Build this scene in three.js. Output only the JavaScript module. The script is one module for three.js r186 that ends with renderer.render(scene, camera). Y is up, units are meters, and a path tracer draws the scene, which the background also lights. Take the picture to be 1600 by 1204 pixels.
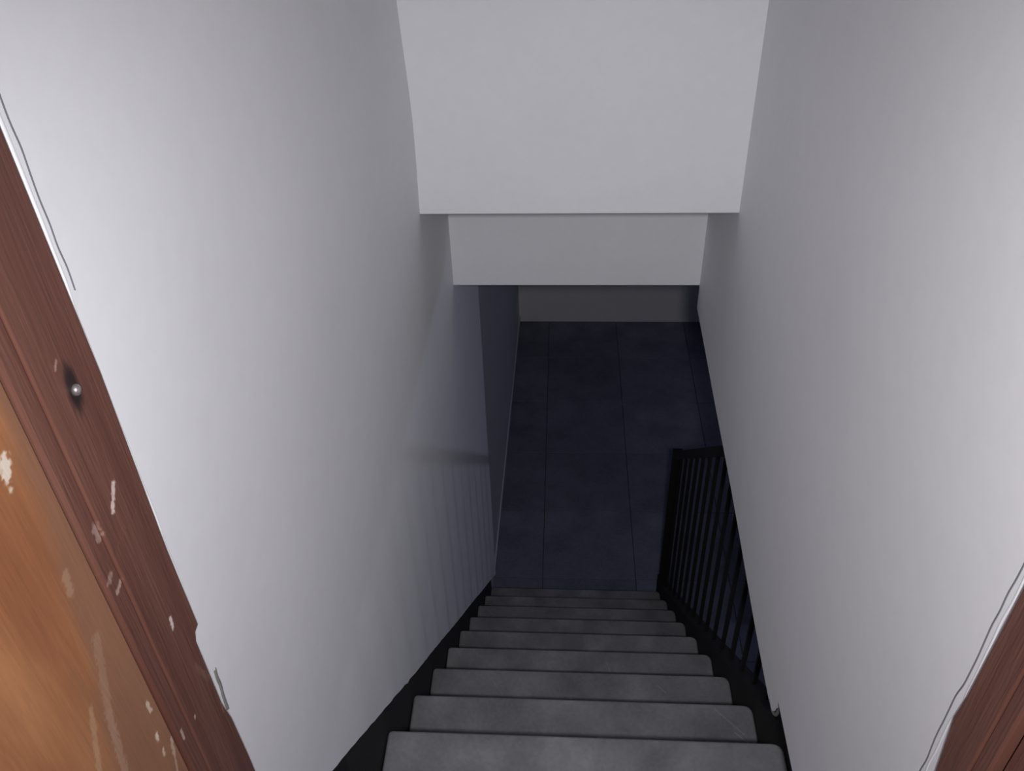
import * as THREE from 'three';
import { RoundedBoxGeometry } from 'three/addons/geometries/RoundedBoxGeometry.js';
import { RectAreaLightUniformsLib } from 'three/addons/lights/RectAreaLightUniformsLib.js';
import { mergeGeometries, toCreasedNormals } from 'three/addons/utils/BufferGeometryUtils.js';

// ------------------------------------------------------------------ camera, light, exposure
RectAreaLightUniformsLib.init();
const S = 0.9;                       // survey units -> metres
const FLOOR = -4.116;                // lower floor, survey units (camera is the survey origin)
const scene = new THREE.Scene();
scene.background = new THREE.Color(0x000000);
const renderer = new THREE.WebGLRenderer({ antialias: true });
renderer.toneMapping = THREE.LinearToneMapping;
renderer.toneMappingExposure = 1.0;
renderer.shadowMap.enabled = true;
const camera = new THREE.PerspectiveCamera(2 * Math.atan(602 / 1408.1) * 180 / Math.PI, 1600 / 1204, 0.05, 50);
camera.rotation.order = 'YXZ';
camera.rotation.set(-0.6691, 0.0697, -0.0366);
camera.position.set(0, -FLOOR * S, 0);
scene.add(camera);
const LAMP = { x: 0.06, y: 0.1, z: 0.14, r: 0.045, color: [0.98, 0.968, 1.0], power: 5.9, pitch: -0.76, yaw: 0.03, angle: 0.86 };  // unseen lamp close behind the camera, in place of a flash
const UNSEEN_WIN = { x: 3.6, y: -2.6, z: -2.98, w: 0.17, h: 0.13, color: [0.66, 0.69, 1.0], power: 3.2 };  // out of view, placed to throw the railing shadow on the left wall
const UNSEEN_WIN2 = { x: 1.75, y: -2.75, w: 0.5, h: 0.6, color: [0.6, 0.66, 1.0], power: 0.36 };  // added window, dim blue fill for the lower hall

// ------------------------------------------------------------------ helpers
const Y = y => (y - FLOOR) * S;      // survey height -> metres above the lower floor
function rng(seed) { let s = seed >>> 0; return () => { s = (s * 1664525 + 1013904223) >>> 0; return s / 4294967296; }; }
const used = {};
function numbered(n) { const k = used[n] || 0; used[n] = k + 1; return k ? n + '_' + String(k).padStart(3, '0') : n; }
// geometry is built in survey coordinates; toWorld turns it into metres
function toWorld(g) { g.translate(0, -FLOOR, 0); g.scale(S, S, S); return g; }
function add(name, g, m, parent = scene, raw = false) {
  if (!raw) toWorld(g);
  if (parent !== scene) { parent.updateWorldMatrix(true, false); g.applyMatrix4(parent.matrixWorld.clone().invert()); }
  const o = new THREE.Mesh(g, m);
  o.name = parent === scene ? numbered(name) : partName(parent, name);
  o.castShadow = o.receiveShadow = true;
  parent.add(o);
  return o;
}
function partName(parent, name) {
  let k = 0; for (const c of parent.children) if (c.name === name || c.name.replace(/_\d{3}$/, '') === name) k++;
  return k ? name + '_' + String(k).padStart(3, '0') : name;
}
function struct(name, g, m) { const o = add(name, g, m); o.userData.kind = 'structure'; return o; }
function thing(name, p, label, category, group) {
  const o = new THREE.Group(); o.name = numbered(name);
  o.position.set(p[0] * S, Y(p[1]), p[2] * S); scene.add(o); o.updateMatrixWorld(true);
  o.userData = { label, category }; if (group) o.userData.group = group;
  return o;
}
function shell(name, p) {
  const o = new THREE.Group(); o.name = numbered(name);
  o.position.set(p[0] * S, Y(p[1]), p[2] * S); scene.add(o); o.updateMatrixWorld(true);
  o.userData.kind = 'structure'; return o;
}
function box(x0, x1, y0, y1, z0, z1, r = 0) {
  const w = x1 - x0, h = y1 - y0, d = z1 - z0;
  const g = r ? new RoundedBoxGeometry(w, h, d, 2, r) : new THREE.BoxGeometry(w, h, d);
  g.translate((x0 + x1) / 2, (y0 + y1) / 2, (z0 + z1) / 2);
  return boxUV(g);
}
function boxUV(g) {                   // uv in metres from position and normal
  g = g.index ? g.toNonIndexed() : g;
  const p = g.attributes.position, n = g.attributes.normal, uv = new Float32Array(p.count * 2);
  for (let i = 0; i < p.count; i++) {
    const ax = Math.abs(n.getX(i)), ay = Math.abs(n.getY(i)), az = Math.abs(n.getZ(i));
    let a, b;
    if (ay >= ax && ay >= az) { a = p.getX(i); b = p.getZ(i); }
    else if (ax >= az) { a = p.getZ(i); b = p.getY(i); } else { a = p.getX(i); b = p.getY(i); }
    uv[2 * i] = a * S; uv[2 * i + 1] = b * S;
  }
  g.setAttribute('uv', new THREE.BufferAttribute(uv, 2));
  return g;
}
// a solid whose outline is drawn in the (z, y) plane and which runs from x0 to x1
function slab(pts, x0, x1, bevel = 0) {
  const sh = new THREE.Shape(pts.map(([z, y]) => new THREE.Vector2(-z, y)));
  const g = new THREE.ExtrudeGeometry(sh, { depth: x1 - x0 - 2 * bevel, bevelEnabled: bevel > 0, bevelThickness: bevel, bevelSize: bevel, bevelOffset: -bevel, bevelSegments: 2 });
  g.translate(0, 0, bevel); g.rotateY(Math.PI / 2); g.translate(x0, 0, 0);
  g.computeVertexNormals();
  return boxUV(g);
}

// ------------------------------------------------------------------ procedural textures
function hash2(x, y, s) { let h = (x * 374761393 + y * 668265263 + s * 2147483647) | 0; h = Math.imul(h ^ (h >>> 13), 1274126177); h ^= h >>> 16; return (h >>> 0) / 4294967296; }
function vnoise(x, y, s, px = 1e9, py = 1e9) {
  const xi = Math.floor(x), yi = Math.floor(y), fx = x - xi, fy = y - yi, u = fx * fx * (3 - 2 * fx), v = fy * fy * (3 - 2 * fy);
  const m = (a, p) => ((a % p) + p) % p;
  const a = hash2(m(xi, px), m(yi, py), s), b = hash2(m(xi + 1, px), m(yi, py), s), c = hash2(m(xi, px), m(yi + 1, py), s), d = hash2(m(xi + 1, px), m(yi + 1, py), s);
  return (a + (b - a) * u) * (1 - v) + (c + (d - c) * u) * v;
}
function fbm(x, y, s, oct = 4, p = 1e9) { let t = 0, a = 0.5, n = 0; for (let i = 0; i < oct; i++) { t += a * vnoise(x, y, s + i * 17, p, p); n += a; a *= 0.5; x *= 2; y *= 2; p *= 2; } return t / n; }
function tex(w, h, fn, srgb = true, metres = [1, 1]) {
  const d = new Uint8Array(w * h * 4);
  for (let j = 0; j < h; j++) for (let i = 0; i < w; i++) {
    const c = fn(i / w, j / h), k = 4 * (j * w + i);
    for (let q = 0; q < 3; q++) { const v = Array.isArray(c) ? c[q] : c; d[k + q] = Math.max(0, Math.min(255, Math.round(v * 255))); }
    d[k + 3] = 255;
  }
  const t = new THREE.DataTexture(d, w, h, THREE.RGBAFormat);
  t.wrapS = t.wrapT = THREE.RepeatWrapping; t.magFilter = THREE.LinearFilter; t.minFilter = THREE.LinearMipmapLinearFilter; t.generateMipmaps = true;
  if (srgb) t.colorSpace = THREE.SRGBColorSpace;
  t.repeat.set(1 / metres[0], 1 / metres[1]); t.needsUpdate = true;
  return t;
}
const mix = (a, b, t) => a.map((v, i) => v + (b[i] - v) * t);
const sm = (a, b, x) => { const t = Math.max(0, Math.min(1, (x - a) / (b - a))); return t * t * (3 - 2 * t); };

// painted plaster: even off-white with faint roller mottling and pinholes
const plasterMap = tex(512, 512, (u, v) => {
  const a = fbm(u * 6, v * 6, 3, 4, 6), b = fbm(u * 60, v * 60, 9, 2, 60);
  const t = (a - 0.5) * 0.02 + (b - 0.5) * 0.012;
  return [0.893 + t, 0.893 + t, 0.905 + t];
}, true, [1.1, 1.1]);
const plasterBump = tex(512, 512, (u, v) => 0.6 * fbm(u * 12, v * 12, 5, 3, 12) + 0.4 * fbm(u * 90, v * 90, 8, 2, 90), false, [0.7, 0.7]);
const M = {};
M.plaster = new THREE.MeshStandardMaterial({ map: plasterMap, bumpMap: plasterBump, bumpScale: 0.00018, roughness: 0.62 });
M.filler = new THREE.MeshStandardMaterial({ color: 0xdcdcde, roughness: 0.85 });
M.crack = new THREE.MeshStandardMaterial({ color: 0x626268, roughness: 0.95 });
M.bare = new THREE.MeshStandardMaterial({ color: 0x6d6a68, roughness: 0.95 });
M.baseboard = new THREE.MeshStandardMaterial({ color: 0xb9bac4, roughness: 0.5 });

// wood of the frame: u runs across (z), v along (y)
const JZ0 = -0.60, JZ1 = -0.40, JY0 = -1.7, JY1 = 0.7;
function strokeHit(z, y, list) {
  let best = 0;
  for (const [z0, y0, z1, y1, r, k] of list) {
    const dx = z1 - z0, dy = y1 - y0, L = dx * dx + dy * dy, t = L ? Math.max(0, Math.min(1, ((z - z0) * dx + (y - y0) * dy) / L)) : 0;
    const d = Math.hypot(z - z0 - t * dx, y - y0 - t * dy);
    const n = 0.5 + 1.0 * vnoise(z * 420, y * 420, 77);
    best = Math.max(best, k * (1 - sm(0.55, 1.0, d / (r * n))));
  }
  return best;
}
const jambFlecks = [
  [-0.5415, -0.541, -0.527, -0.559, 0.0038, 0.85], [-0.542, -0.728, -0.540, -0.740, 0.0036, 0.9],
  [-0.498, -0.552, -0.499, -0.563, 0.006, 0.4], [-0.493, -0.604, -0.487, -0.606, 0.004, 0.35], [-0.500, -0.622, -0.492, -0.625, 0.004, 0.5],
  [-0.516, -0.860, -0.515, -0.863, 0.002, 0.7], [-0.535, -0.405, -0.531, -0.409, 0.0022, 0.45], [-0.49, -0.845, -0.489, -0.858, 0.003, 0.55],
  [-0.57, -0.9, -0.565, -0.93, 0.002, 0.2], [-0.55, -0.82, -0.562, -0.86, 0.004, 0.12],
];
const doorFlecks = [
  [-0.447, -0.425, -0.443, -0.434, 0.0075, 0.95], [-0.440, -0.446, -0.439, -0.447, 0.003, 0.8],
  [-0.466, -0.757, -0.467, -0.770, 0.0035, 0.7], [-0.459, -0.80, -0.458, -0.806, 0.0035, 0.85], [-0.458, -0.826, -0.457, -0.832, 0.003, 0.7],
  [-0.474, -0.835, -0.470, -0.852, 0.004, 0.5], [-0.470, -0.852, -0.450, -0.91, 0.0022, 0.4],
  [-0.448, -0.55, -0.446, -0.567, 0.006, 0.22], [-0.447, -0.63, -0.420, -0.70, 0.008, 0.16], [-0.420, -0.70, -0.39, -0.83, 0.007, 0.22],
  [-0.405, -0.67, -0.365, -0.76, 0.005, 0.22], [-0.36, -0.70, -0.335, -0.80, 0.004, 0.2],
];
const frameMap = tex(256, 1536, (u, v) => {
  const z = JZ0 + u * (JZ1 - JZ0), y = JY0 + v * (JY1 - JY0);
  const g = fbm(u * 14 + 0.25 * fbm(u * 3, v * 6, 4, 2), v * 7, 21, 4), f = fbm(u * 190, v * 55, 22, 2), l = fbm(u * 2.5, v * 5, 23, 3);
  let c = mix([0.355, 0.212, 0.172], [0.42, 0.278, 0.232], sm(0.25, 0.78, 0.62 * g + 0.38 * l));
  c = c.map(q => q * (0.965 + 0.07 * f));
  // burnt, countersunk spot round the screw, drawn out along the grain
  const dz = (z + 0.542 + 0.07 * (y + 0.437)) / 0.0105, dy = (y + 0.437) / 0.027, k = Math.hypot(dz, dy) + 0.35 * (fbm(u * 60, v * 160, 31, 2) - 0.5);
  c = mix(c, [0.12, 0.07, 0.065], 0.95 * (1 - sm(0.35, 1.15, k)));
  return mix(c, [0.84, 0.78, 0.74], strokeHit(z, y, jambFlecks));
}, true, [(JZ1 - JZ0) * S, (JY1 - JY0) * S]);
const DZ0 = -0.49, DZ1 = 0.41;
const doorMap = tex(640, 1408, (u, v) => {
  const z = DZ0 + u * (DZ1 - DZ0), y = JY0 + v * (JY1 - JY0);
  const g = fbm(u * 26 + 0.6 * fbm(u * 5, v * 5, 41, 3), v * 6, 42, 4), f = fbm(u * 420, v * 90, 43, 2), l = fbm(u * 9, v * 14, 44, 3);
  let c = mix([0.515, 0.315, 0.19], [0.635, 0.435, 0.28], sm(0.22, 0.8, 0.55 * g + 0.45 * l));
  c = c.map(q => q * (0.96 + 0.08 * f));
  // dusty grey-brown bloom along the hinge edge, low down, with ragged outline
  const e = (0.035 + 0.10 * sm(-0.45, -0.85, y)) * (0.6 + 0.8 * fbm(u * 40, v * 22, 46, 3)), b = 1 - sm(0.6, 1.1, (z - DZ0) / e);
  c = mix(c, [0.47, 0.335, 0.27], 0.6 * b);
  return mix(c, [0.82, 0.77, 0.71], strokeHit(z, y, doorFlecks));
}, true, [(DZ1 - DZ0) * S, (JY1 - JY0) * S]);
const woodBump = tex(256, 512, (u, v) => fbm(u * 50, v * 12, 51, 3, 50), false, [0.12, 0.5]);
M.frame = new THREE.MeshStandardMaterial({ map: frameMap, bumpMap: woodBump, bumpScale: 0.0006, roughness: 0.55 });
M.door = new THREE.MeshStandardMaterial({ map: doorMap, bumpMap: woodBump, bumpScale: 0.0002, roughness: 0.75 });
M.screw = new THREE.MeshStandardMaterial({ color: 0xb0a8a6, metalness: 0.8, roughness: 0.35 });

// cement-grey stone treads with cloudy mottling, speckle and scuffs
const scr = (() => { const r = rng(5), a = []; for (let i = 0; i < 7; i++) { const x = r(), y = r(), t = 0.6 + r() * 0.9, l = 0.03 + r() * 0.08; a.push([x, y, x + l * Math.cos(t), y + l * Math.sin(t), 0.0014, 0.12 + 0.2 * r()]); } return a; })();
const stoneMap = tex(640, 640, (u, v) => {
  const a = fbm(u * 10, v * 10, 61, 4, 10), b = fbm(u * 150, v * 150, 62, 2, 150);
  const t = (a - 0.5) * 0.21 + (b - 0.5) * 0.05;
  const c = [0.45 + t, 0.45 + t, 0.462 + t];
  return mix(c, [0.75, 0.75, 0.76], strokeHit(u, v, scr));
}, true, [0.9, 0.9]);
const stoneBump = tex(512, 512, (u, v) => fbm(u * 80, v * 80, 64, 3, 80), false, [0.5, 0.5]);
M.tread = new THREE.MeshStandardMaterial({ map: stoneMap, bumpMap: stoneBump, bumpScale: 0.00015, roughness: 0.75 });
M.steel = new THREE.MeshStandardMaterial({ color: 0x060608, roughness: 0.85, metalness: 0.0 });
const tileMap = tex(512, 512, (u, v) => {
  const a = fbm(u * 7, v * 7, 71, 4, 7), b = fbm(u * 90, v * 90, 72, 2, 90), t = (a - 0.5) * 0.14 + (b - 0.5) * 0.06;
  return [0.435 + t, 0.44 + t, 0.515 + t];
}, true, [0.9, 0.9]);
M.tiles = [1, 0.93, 1.06].map(k => new THREE.MeshStandardMaterial({ map: tileMap, color: new THREE.Color(k * 0.94, k * 0.94, k * 0.94), roughness: 0.6 }));
M.grout = new THREE.MeshStandardMaterial({ color: 0x3c3c44, roughness: 0.95 });
M.white = new THREE.MeshStandardMaterial({ color: 0xe8e8ea, roughness: 0.5 });

// ------------------------------------------------------------------ surveyed geometry
const XL = z => -0.3762 - 0.0199 * (z + 1.5);            // left stair wall
const XR = z => 0.4355 - 0.0089 * (z + 1.5);             // right stair wall
const RISE = 0.2438, RUN = 0.25, N0y = -1.9222, N0z = -1.1314;
const nose = z => N0y + (z - N0z) * RISE / RUN;          // height of the nosing line
const SL = z => -0.3964 - 0.0127 * (z - N0z);            // left and right ends of the treads
const SR = z => 0.5076 - 0.0127 * (z - N0z);
const Z1 = -2.056, B1 = -1.0768, Z2 = -2.5127, B2 = -1.5743, HB = -1.664, CEIL = 1.08, LAND = N0y + RISE, LZ = N0z + RUN;
const ZDOOR = -0.48, ZW = -6.03, HEAD = 0.55;

// a wall along the stairs: gently uneven plaster on its inner face, flat behind
function stairWall(zs, ylow, ytop, ny, fx, side, thick, wave) {
  const pos = [], idx = [], nz = zs.length, P = (i, j, back) => (back ? nz * (ny + 1) : 0) + i * (ny + 1) + j;
  for (let back = 0; back < 2; back++) for (let i = 0; i < nz; i++) for (let j = 0; j <= ny; j++) {
    const z = zs[i], y0 = ylow(z, i), y = y0 + (ytop - y0) * j / ny;
    pos.push(back ? fx(z) + side * thick : fx(z) - side * wave(z, y), y, z);
  }
  const quad = (a, b, c, d) => side < 0 ? idx.push(a, b, c, a, c, d) : idx.push(a, c, b, a, d, c);
  for (let i = 0; i + 1 < nz; i++) {
    for (let j = 0; j < ny; j++) {
      quad(P(i, j, 0), P(i, j + 1, 0), P(i + 1, j + 1, 0), P(i + 1, j, 0));
      quad(P(i + 1, j, 1), P(i + 1, j + 1, 1), P(i, j + 1, 1), P(i, j, 1));
    }
    quad(P(i, 0, 1), P(i, 0, 0), P(i + 1, 0, 0), P(i + 1, 0, 1));
    quad(P(i, ny, 0), P(i, ny, 1), P(i + 1, ny, 1), P(i + 1, ny, 0));
  }
  for (let j = 0; j < ny; j++) {
    quad(P(0, j, 1), P(0, j + 1, 1), P(0, j + 1, 0), P(0, j, 0));
    quad(P(nz - 1, j, 0), P(nz - 1, j + 1, 0), P(nz - 1, j + 1, 1), P(nz - 1, j, 1));
  }
  const g = new THREE.BufferGeometry();
  g.setAttribute('position', new THREE.Float32BufferAttribute(pos, 3)); g.setIndex(idx);
  const uv = []; for (let i = 0; i < pos.length; i += 3) uv.push(pos[i + 2] * S, pos[i + 1] * S);
  g.setAttribute('uv', new THREE.Float32BufferAttribute(uv, 2));
  return toCreasedNormals(g, 0.6);
}
const range = (a, b, n) => Array.from({ length: n + 1 }, (_, i) => a + (b - a) * i / n);
const waveL = (z, y) => 0.006 * (fbm(z * 1.6 + 5, y * 1.1 + 9, 81, 2) - 0.5) + 0.005 * (fbm((z + 0.6 * y) * 2.2, (y - z) * 0.8, 82, 1) - 0.5)
  + 0.008 * Math.exp(-(((z + 2.05) / 0.35) ** 2) - ((y + 0.82) / 0.2) ** 2);
const waveR = (z, y) => 0.006 * (fbm(z * 1.5 + 2, y * 1.2 + 3, 83, 2) - 0.5);

// ------------------------------------------------------------------ structure
const rl = rng(11);
const lipL = range(-3.15, -0.56, 110).map(() => (rl() - 0.5));
const wallLeft = struct('wall_left', stairWall(range(-3.15, -0.56, 110), (z, i) => nose(z) + 0.1067 + 0.003 * lipL[i] + (z > -1.3 && z < -1.0 ? 0.008 * lipL[(i * 7) % 110] : 0), CEIL, 60, XL, -1, 0.16, waveL), M.plaster);
const zr = [...range(Z2, -1.075, 60), -1.06, -1.045, -1.03, ...range(-1.01, -0.545, 20)];
const wallRight = struct('wall_right', stairWall(zr, z => z < -1.08 ? -1.659 - 0.016 * sm(-1.6, -1.1, z) : z < -1.035 ? -1.674 + 0.010 * sm(-1.07, -1.04, z) : -1.606, CEIL, 60, XR, 1, 0.13, waveR), M.plaster);
// a curl of loose plaster where the bottom edge of the right wall steps up
{
  const c = new THREE.CatmullRomCurve3([[-1.075, -1.668], [-1.05, -1.672], [-1.03, -1.655], [-1.022, -1.625]].map(([z, y]) => new THREE.Vector3(XR(z) - waveR(z, y) + 0.003, y, z)));
  add('plaster_lip', new THREE.TubeGeometry(c, 14, 0.0035, 7), M.bare, wallRight);
}
struct('ceiling_beam', box(-0.46, 0.52, B1, CEIL, Z2 - 0.02, Z1, 0.004), M.plaster);
struct('ceiling_beam', box(-0.44, 0.50, B2, B1 + 0.01, Z2 - 0.5, Z2, 0.004), M.plaster);
// lower room
const XH = z => -0.383 - 0.0164 * (z + 3.407);
struct('wall_hall_left', stairWall(range(ZW - 0.1, -3.1499, 24), () => FLOOR - 0.05, B2 + 0.1, 20, XH, -1, 0.12, (z, y) => 0.004 * (fbm(z * 1.3, y, 91, 2) - 0.5)), M.plaster);
{
  const xs = [UNSEEN_WIN2.x - UNSEEN_WIN2.w / 2, UNSEEN_WIN2.x + UNSEEN_WIN2.w / 2], ys = [UNSEEN_WIN2.y - UNSEEN_WIN2.h / 2, UNSEEN_WIN2.y + UNSEEN_WIN2.h / 2], Z = ZW - 0.15;
  struct('wall_far', mergeGeometries([box(-0.6, xs[0], FLOOR - 0.05, B2 + 0.1, Z, ZW), box(xs[1], 4.1, FLOOR - 0.05, B2 + 0.1, Z, ZW),
    box(xs[0], xs[1], FLOOR - 0.05, ys[0], Z, ZW), box(xs[0], xs[1], ys[1], B2 + 0.1, Z, ZW)]), M.plaster);
  const w = shell('added_window_2', [UNSEEN_WIN2.x, ys[0], ZW - 0.06]), za = ZW - 0.08, zb = ZW - 0.03;  // added window with a glowing pane, fills the recessed wall and far hall
  add('window_frame', mergeGeometries([box(xs[0], xs[1], ys[0], ys[0] + 0.04, za, zb), box(xs[0], xs[1], ys[1] - 0.04, ys[1], za, zb),
    box(xs[0], xs[0] + 0.04, ys[0] + 0.04, ys[1] - 0.04, za, zb), box(xs[1] - 0.04, xs[1], ys[0] + 0.04, ys[1] - 0.04, za, zb)]), M.white, w);
  const pane = new THREE.MeshStandardMaterial({ color: 0x404858, roughness: 0.4, emissive: new THREE.Color(...UNSEEN_WIN2.color), emissiveIntensity: 0.4 });
  add('pane', box(xs[0] + 0.03, xs[1] - 0.03, ys[0] + 0.03, ys[1] - 0.03, ZW - 0.06, ZW - 0.05), pane, w);
  const a = (UNSEEN_WIN2.w - 0.08) * S, b = (UNSEEN_WIN2.h - 0.08) * S, l = new THREE.RectAreaLight(new THREE.Color(...UNSEEN_WIN2.color), UNSEEN_WIN2.power / (a * b), a, b);
  l.position.set(UNSEEN_WIN2.x * S, Y(UNSEEN_WIN2.y), (ZW - 0.04) * S); l.lookAt(UNSEEN_WIN2.x * S, Y(UNSEEN_WIN2.y), 0); scene.add(l);
}
{
  const zs = [UNSEEN_WIN.z - UNSEEN_WIN.w / 2, UNSEEN_WIN.z + UNSEEN_WIN.w / 2], ys = [UNSEEN_WIN.y - UNSEEN_WIN.h / 2, UNSEEN_WIN.y + UNSEEN_WIN.h / 2];
  const parts = [box(UNSEEN_WIN.x, UNSEEN_WIN.x + 0.15, FLOOR - 0.05, ys[0], ZW - 0.1, -0.6), box(UNSEEN_WIN.x, UNSEEN_WIN.x + 0.15, ys[1], HB + 0.1, ZW - 0.1, -0.6),
    box(UNSEEN_WIN.x, UNSEEN_WIN.x + 0.15, ys[0], ys[1], ZW - 0.1, zs[0]), box(UNSEEN_WIN.x, UNSEEN_WIN.x + 0.15, ys[0], ys[1], zs[1], -0.6)];
  struct('wall_hall_right', mergeGeometries(parts), M.plaster);
  const w = shell('unseen_window_1', [UNSEEN_WIN.x + 0.05, ys[0], UNSEEN_WIN.z]);  // unseen window, lights the left stair wall from under the right wall
  const fr = [box(UNSEEN_WIN.x + 0.02, UNSEEN_WIN.x + 0.07, ys[0], ys[0] + 0.03, zs[0], zs[1]), box(UNSEEN_WIN.x + 0.02, UNSEEN_WIN.x + 0.07, ys[1] - 0.03, ys[1], zs[0], zs[1]),
    box(UNSEEN_WIN.x + 0.02, UNSEEN_WIN.x + 0.07, ys[0], ys[1], zs[0], zs[0] + 0.03), box(UNSEEN_WIN.x + 0.02, UNSEEN_WIN.x + 0.07, ys[0], ys[1], zs[1] - 0.03, zs[1])];
  add('window_frame', mergeGeometries(fr), M.white, w);
  const pane = new THREE.MeshStandardMaterial({ color: 0x404858, roughness: 0.4, emissive: new THREE.Color(...UNSEEN_WIN.color), emissiveIntensity: 0.6 });
  add('pane', box(UNSEEN_WIN.x + 0.04, UNSEEN_WIN.x + 0.05, ys[0] + 0.02, ys[1] - 0.02, zs[0] + 0.02, zs[1] - 0.02), pane, w);
  const l = new THREE.RectAreaLight(new THREE.Color(...UNSEEN_WIN.color), UNSEEN_WIN.power * 0.42 / ((UNSEEN_WIN.w - 0.06) * (UNSEEN_WIN.h - 0.06) * S * S), (UNSEEN_WIN.w - 0.06) * S, (UNSEEN_WIN.h - 0.06) * S);
  l.position.set((UNSEEN_WIN.x + 0.03) * S, Y(UNSEEN_WIN.y), UNSEEN_WIN.z * S); l.lookAt(0, Y(UNSEEN_WIN.y), UNSEEN_WIN.z * S); scene.add(l);
}
struct('unseen_hall_side_wall', box(1.3, 3.7, FLOOR - 0.05, HB + 0.1, -3.2, -3.09), M.plaster);  // out of view, its edge placed to shade the left wall past the fold
struct('wall_hall_near', box(-0.6, 4.1, FLOOR - 0.05, LAND - 0.2, -0.72, -0.6), M.plaster);
struct('ceiling_hall', mergeGeometries([box(0.57, 4.1, HB, HB + 0.12, ZW - 0.1, -0.6), box(-0.6, 0.57, B2, B2 + 0.12, ZW - 0.1, Z2 - 0.45)]), M.plaster);
struct('baseboard_left', slab([[-3.42, FLOOR], [-3.42, FLOOR + 0.05], [ZW, FLOOR + 0.05], [ZW, FLOOR]], -0.01, 0.008, 0.002).applyMatrix4(new THREE.Matrix4().set(1, 0, -0.0164, -0.383 - 0.0164 * 3.407, 0, 1, 0, 0, 0, 0, 1, 0, 0, 0, 0, 1)), M.baseboard);
// tiled floor of the lower room, every tile its own slab
const floor = struct('floor', box(-0.6, 4.1, FLOOR - 0.12, FLOOR - 0.006, ZW - 0.15, -0.6), M.grout);
{
  const T = 0.535, gap = 0.003, r = rng(7);
  for (let i = -1; i < 7; i++) for (let j = 0; j < 11; j++) {
    const x0 = Math.max(-0.42, -0.1 + i * T), x1 = Math.min(UNSEEN_WIN.x, -0.1 + (i + 1) * T), za = Math.max(ZW, -4.472 + (3 - j) * T + 0.535 * 2), zb = Math.min(-0.72, -4.472 + (4 - j) * T + 0.535 * 2);
    if (x1 - x0 < 0.05 || zb - za < 0.03) continue;
    const g = new RoundedBoxGeometry(x1 - x0 - gap, 0.02, zb - za - gap, 1, 0.002);
    g.translate((x0 + x1) / 2, FLOOR - 0.01 + (r() - 0.5) * 0.0015, (za + zb) / 2);
    add('tile', boxUV(g), M.tiles[Math.floor(r() * 3)], floor);
  }
}
// upper landing and the room behind the door
struct('floor_landing', mergeGeometries([box(-0.6, 0.7, LAND - 0.18, LAND, -0.86, ZDOOR), box(-1.7, 1.8, LAND - 0.18, LAND, ZDOOR, 2.6)]), M.tiles[0]);
struct('ceiling', box(-1.8, 1.9, CEIL, CEIL + 0.12, Z2 - 0.02, 2.7), M.plaster);
struct('wall_back', box(-1.8, 1.9, LAND - 0.18, CEIL, 2.6, 2.75), M.plaster);
struct('wall_room_left', box(-1.85, -1.7, LAND - 0.18, CEIL, -0.6, 2.7), M.plaster);
struct('wall_room_right', box(1.8, 1.95, LAND - 0.18, CEIL, -0.6, 2.7), M.plaster);
struct('wall_door', mergeGeometries([box(-1.8, -0.435, LAND - 0.18, CEIL, -0.565, ZDOOR), box(0.475, 1.9, LAND - 0.18, CEIL, -0.545, ZDOOR), box(-0.435, 0.475, HEAD + 0.05, CEIL, -0.565, ZDOOR)]), M.plaster);

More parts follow.
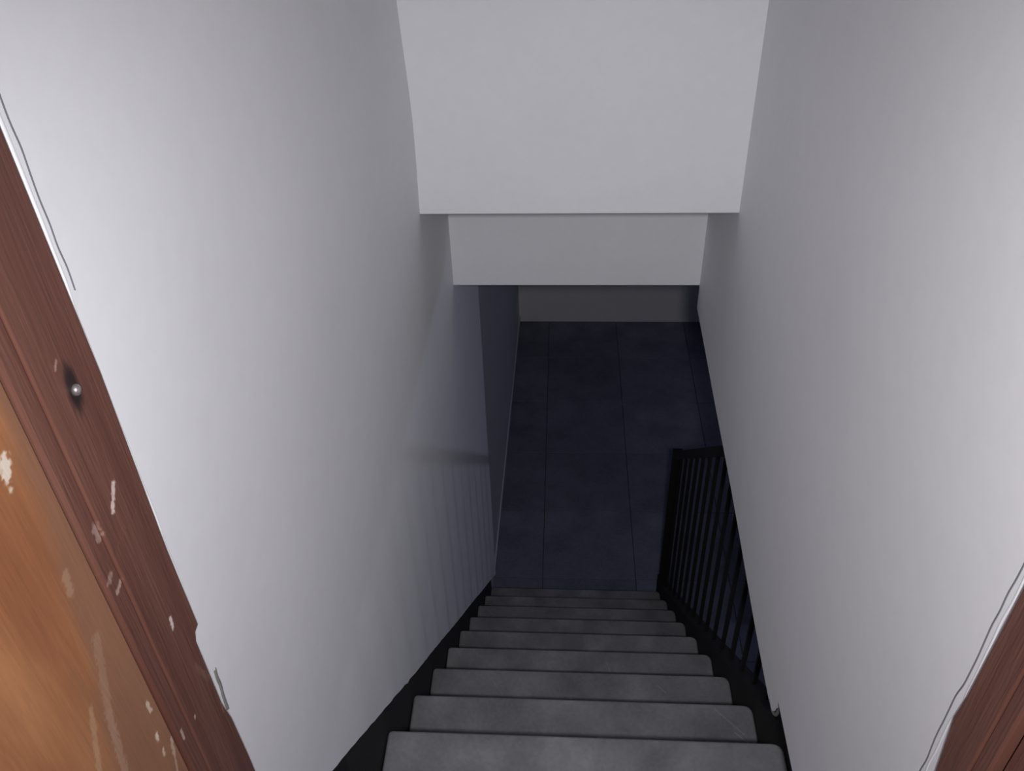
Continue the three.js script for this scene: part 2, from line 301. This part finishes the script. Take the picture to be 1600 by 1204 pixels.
// ------------------------------------------------------------------ door frame and door leaf
const door = shell('door_1', [0, LAND, -0.52]);
function uvZY(g, z0, y0) {            // uv in metres from the frame's own corner, across and along the grain
  const p = g.attributes.position, uv = g.attributes.uv;
  for (let i = 0; i < p.count; i++) uv.setXY(i, (p.getZ(i) - z0) * S, (p.getY(i) - y0) * S);
  return g;
}
{
  const e = [[HEAD, -0.579], [-0.234, -0.580], [-0.449, -0.584], [-0.668, -0.579], [-0.790, -0.581], [-0.7905, -0.572], [-0.80, -0.567], [-0.918, -0.568], [-0.935, -0.5705], [-0.96, -0.575], [-1.05, -0.579], [-1.101, -0.580], [LAND, -0.581]];
  const main = slab([...e.map(([y, z]) => [z, y]), [-0.504, LAND], [-0.502, HEAD]], -0.44, -0.3865, 0.0016);
  const jamb = add('jamb', uvZY(main, JZ0, JY0), M.frame, door);
  const strip = slab([[-0.503, HEAD], [-0.505, LAND], [-0.481, LAND], [-0.4805, HEAD]], -0.44, -0.3885, 0.003);
  add('stop', uvZY(strip, JZ0, JY0), M.frame, door);
  const rear = slab([[-0.4815, HEAD], [-0.4815, LAND], [-0.465, LAND], [-0.465, HEAD]], -0.46, -0.412);
  add('rebate', uvZY(rear, JZ0, JY0), M.frame, door);
  const leaf = slab([[-0.4775, HEAD - 0.01], [-0.4775, LAND + 0.012], [0.33, LAND + 0.012], [0.33, HEAD - 0.01]], -0.4355, -0.3905, 0.0015);
  add('door_leaf', uvZY(leaf, DZ0, JY0), M.door, door);
  // screw: domed slotted head standing in its dark hole
  const pr = [[0, 0.0058], [0.003, 0.0054], [0.0052, 0.0042], [0.0064, 0.0022], [0.0066, -0.002], [0, -0.002]].map(([r, h]) => new THREE.Vector2(r, h));
  const sg = new THREE.LatheGeometry(pr.reverse(), 20); sg.rotateZ(-Math.PI / 2); sg.rotateY(0.25); sg.scale(0.8, 0.78, 0.78); sg.translate(-0.3862, -0.4375, -0.5425);
  add('screw', boxUV(sg), M.screw, jamb);
  // right-hand jamb: wide face, stop, groove, rear piece
  const er = [[HEAD, -0.549], [-0.665, -0.550], [-0.845, -0.553], [-0.888, -0.557], [-0.982, -0.545], [LAND, -0.547]];
  const mr = slab([...er.map(([y, z]) => [z, y]), [-0.504, LAND], [-0.502, HEAD]], 0.4215, 0.48, 0.0016);
  add('jamb', uvZY(mr, JZ0, JY0 - 1.1), M.frame, door);
  add('stop', uvZY(slab([[-0.503, HEAD], [-0.505, LAND], [-0.483, LAND], [-0.481, HEAD]], 0.4240, 0.48, 0.003), JZ0, JY0 - 1.1), M.frame, door);
  add('rebate', uvZY(slab([[-0.478, HEAD], [-0.480, LAND], [-0.440, LAND], [-0.440, HEAD]], 0.434, 0.48, 0.002), JZ0, JY0 - 1.1), M.frame, door);
  const hd = box(-0.44, 0.48, HEAD, HEAD + 0.05, -0.575, -0.465, 0.002);
  add('header', uvZY(hd, JZ0, JY0), M.frame, door);
}
// beads of white filler and hairline cracks where the frame meets the plaster
function bead(pts, r, m, parent, name, fx) {
  const c = new THREE.CatmullRomCurve3(pts.map(([z, y, k]) => new THREE.Vector3(fx(z, y) + (k || 0), y, z)));
  return add(name, new THREE.TubeGeometry(c, pts.length * 6, r, 6), m, parent);
}
{
  const r = rng(3), L = [], Rr = [], ck = [], ckl = [];
  for (let y = 0.5; y > -0.79; y -= 0.03) L.push([-0.589 - 0.003 * r(), y]);
  bead(L, 0.003, M.filler, wallLeft, 'filler_bead', (z, y) => XL(z) + waveL(z, y) - 0.0015);
  const L2 = []; for (let y = -0.80; y > -1.15; y -= 0.03) L2.push([-0.578 - 0.003 * r(), y]);
  bead(L2, 0.0026, M.filler, wallLeft, 'filler_bead', (z, y) => XL(z) + waveL(z, y) - 0.0015);
  for (let y = -0.20; y > -0.40; y -= 0.02) ckl.push([-0.5985 - 0.002 * r(), y]);
  bead(ckl, 0.0008, M.crack, wallLeft, 'crack', (z, y) => XL(z) + waveL(z, y) + 0.0002);
  const c2 = [[-0.592, -0.888], [-0.5905, -0.903], [-0.5912, -0.918], [-0.589, -0.935], [-0.588, -0.962]];
  bead(c2, 0.003, M.bare, wallLeft, 'crack', (z, y) => XL(z) + waveL(z, y) - 0.0004);
  for (let y = 0.5; y > -1.2; y -= 0.03) Rr.push([-0.559 - 0.003 * r() - (y < -0.9 ? 0.004 : 0), y]);
  bead(Rr, 0.004, M.filler, wallRight, 'filler_bead', (z, y) => XR(z) - waveR(z, y) + 0.003);
  for (let y = 0.5; y > -1.2; y -= 0.025) ck.push([-0.568 - 0.003 * r() - (y < -0.87 ? 0.003 : 0), y]);
  bead(ck, 0.0009, M.crack, wallRight, 'crack', (z, y) => XR(z) - waveR(z, y) - 0.0002);
}

// ------------------------------------------------------------------ staircase
const stairs = thing('staircase', [0.07, FLOOR, -2.1], 'steep narrow staircase of grey stone treads between black steel stringers', 'staircase');
for (let k = 0; k < 9; k++) {
  const zf = N0z - k * RUN, zb = zf + RUN + 0.03, y = N0y - k * RISE, x0 = SL(zf), x1 = SR(zf), r = 0.028, t = 0.045, b = 0.007;
  const sh = new THREE.Shape();       // plan of the slab, front corners rounded
  const sk = 0.0055;
  sh.moveTo(x0, -zb); sh.lineTo(x1, -zb); sh.lineTo(x1, -zf - sk - r); sh.quadraticCurveTo(x1, -zf - sk, x1 - r, -zf - sk);
  sh.lineTo(x0 + 0.012, -zf); sh.quadraticCurveTo(x0, -zf, x0, -zf - 0.012);
  const g = new THREE.ExtrudeGeometry(sh, { depth: t - 2 * b, bevelEnabled: true, bevelThickness: b, bevelSize: b, bevelOffset: -b, bevelSegments: 3, curveSegments: 8 });
  g.rotateX(-Math.PI / 2); g.translate(0, y - t + b, 0);
  const gg = boxUV(g), uv = gg.attributes.uv, ox = hash2(k, 1, 5), oy = hash2(k, 2, 5);
  for (let i = 0; i < uv.count; i++) uv.setXY(i, uv.getX(i) + ox, uv.getY(i) + oy);
  add('tread', gg, M.tread, stairs);
}
function skew(g, z0 = N0z) { const p = g.attributes.position; for (let i = 0; i < p.count; i++) p.setX(i, p.getX(i) - 0.0127 * (p.getZ(i) - z0)); g.computeVertexNormals(); return g; }
{
  const top = (z, o) => nose(z) + o;
  // left stringer: plate standing in the wall behind the plaster edge
  const L = [[-3.16, FLOOR], [-3.16, top(-3.0, 0.10) - 0.06], [-3.145, top(-3.0, 0.10) - 0.02], [-2.97, top(-2.97, 0.104)], [LZ, top(LZ, 0.104)], [LZ, top(LZ, -0.30)], [-2.95, FLOOR]];
  add('stringer', skew(slab(L, -0.4404, -0.3985, 0.002)), M.steel, stairs);
  // right stringer: channel with a flat top flange that carries the balusters
  const R = [[-3.27, FLOOR], [-3.27, top(-3.2, 0.03)], [-3.2, top(-3.2, 0.034)], [LZ, top(LZ, 0.034)], [LZ, top(LZ, -0.28)], [-2.97, FLOOR]];
  add('stringer', skew(slab(R, 0.5095, 0.565, 0.002)), M.steel, stairs);
}

// ------------------------------------------------------------------ railing under the right wall
const RX = z => 0.5375 - 0.0127 * (z - N0z) - 0.0;
const rail = thing('stair_railing', [RX(-3.25), FLOOR, -3.25], 'black steel stair railing with square balusters under the right wall edge', 'railing');
{
  const railY = z => -2.966 + (z + 3.24) * 0.945, w = 0.0225;
  const xp = RX(-3.24);
  add('post', box(xp - w, xp + w, nose(-3.2) - 0.02, railY(-3.24) + 0.0, -3.24 - w, -3.24 + w, 0.003), M.steel, rail);
  add('top_rail', skew(slab([[-3.262, railY(-3.262)], [-1.80, railY(-1.80)], [-1.80, railY(-1.80) - 0.05], [-3.262, railY(-3.262) - 0.05]], 0.5375 - 0.02, 0.5375 + 0.02, 0.003)), M.steel, rail);
  const a = 0.0065;
  for (let k = 1; k < 18; k++) {
    const z = -3.24 + 0.1255 * k, x = RX(z), yb = nose(z) + 0.02, yt = Math.min(railY(z) - 0.03, -1.645);
    if (yt - yb < 0.05) continue;
    add('baluster', box(x - a, x + a, yb, yt, z - a, z + a, 0.001), M.steel, rail);
  }
}

// ------------------------------------------------------------------ unseen lamp standing in for a camera flash, aimed down the stairs
{
  const R = LAMP.r, l = thing('unseen_flash_lamp', [LAMP.x, CEIL, LAMP.z], 'unseen white reflector spot lamp on a rod, standing in for a camera flash', 'lamp');
  const cyl = (r0, r1, y0, y1) => boxUV(new THREE.CylinderGeometry(r0, r1, y1 - y0, 20).translate(LAMP.x, (y0 + y1) / 2, LAMP.z));
  add('ceiling_rose', cyl(0.03, 0.055, CEIL - 0.03, CEIL), M.white, l);
  add('rod', cyl(0.007, 0.007, LAMP.y + 0.02, CEIL - 0.03), M.white, l);
  const aim = new THREE.Matrix4().makeRotationFromEuler(new THREE.Euler(LAMP.pitch, LAMP.yaw, 0, 'YXZ')).setPosition(LAMP.x, LAMP.y, LAMP.z);
  const shade = new THREE.LatheGeometry([[0.004, 0.15], [0.03, 0.145], [0.04, 0.09], [R + 0.012, 0.03], [R + 0.012, 0.004], [R + 0.008, 0.004], [R + 0.006, 0.03], [0.034, 0.09], [0.004, 0.12]].map(([r, h]) => new THREE.Vector2(r, h)).reverse(), 32);
  add('reflector_head', boxUV(shade.rotateX(Math.PI / 2).applyMatrix4(aim)), M.white, l);
  const em = new THREE.MeshStandardMaterial({ color: 0xffffff, roughness: 0.5, emissive: new THREE.Color(...LAMP.color), emissiveIntensity: 1.5 });
  add('lens', boxUV(new THREE.CylinderGeometry(R + 0.004, R + 0.004, 0.008, 32).rotateX(Math.PI / 2).translate(0, 0, 0.012).applyMatrix4(aim)), em, l);
  const a = new THREE.SpotLight(new THREE.Color(...LAMP.color), LAMP.power, 0, LAMP.angle, 1, 2);
  const p = new THREE.Vector3(0, 0, -0.004).applyMatrix4(aim), q = new THREE.Vector3(0, 0, -1).applyMatrix4(aim);
  a.position.set(p.x * S, Y(p.y), p.z * S); a.target.position.set(q.x * S, Y(q.y), q.z * S); scene.add(a.target);
  a.castShadow = true; a.shadow.radius = R * S / 0.02; scene.add(a);
}

renderer.render(scene, camera);
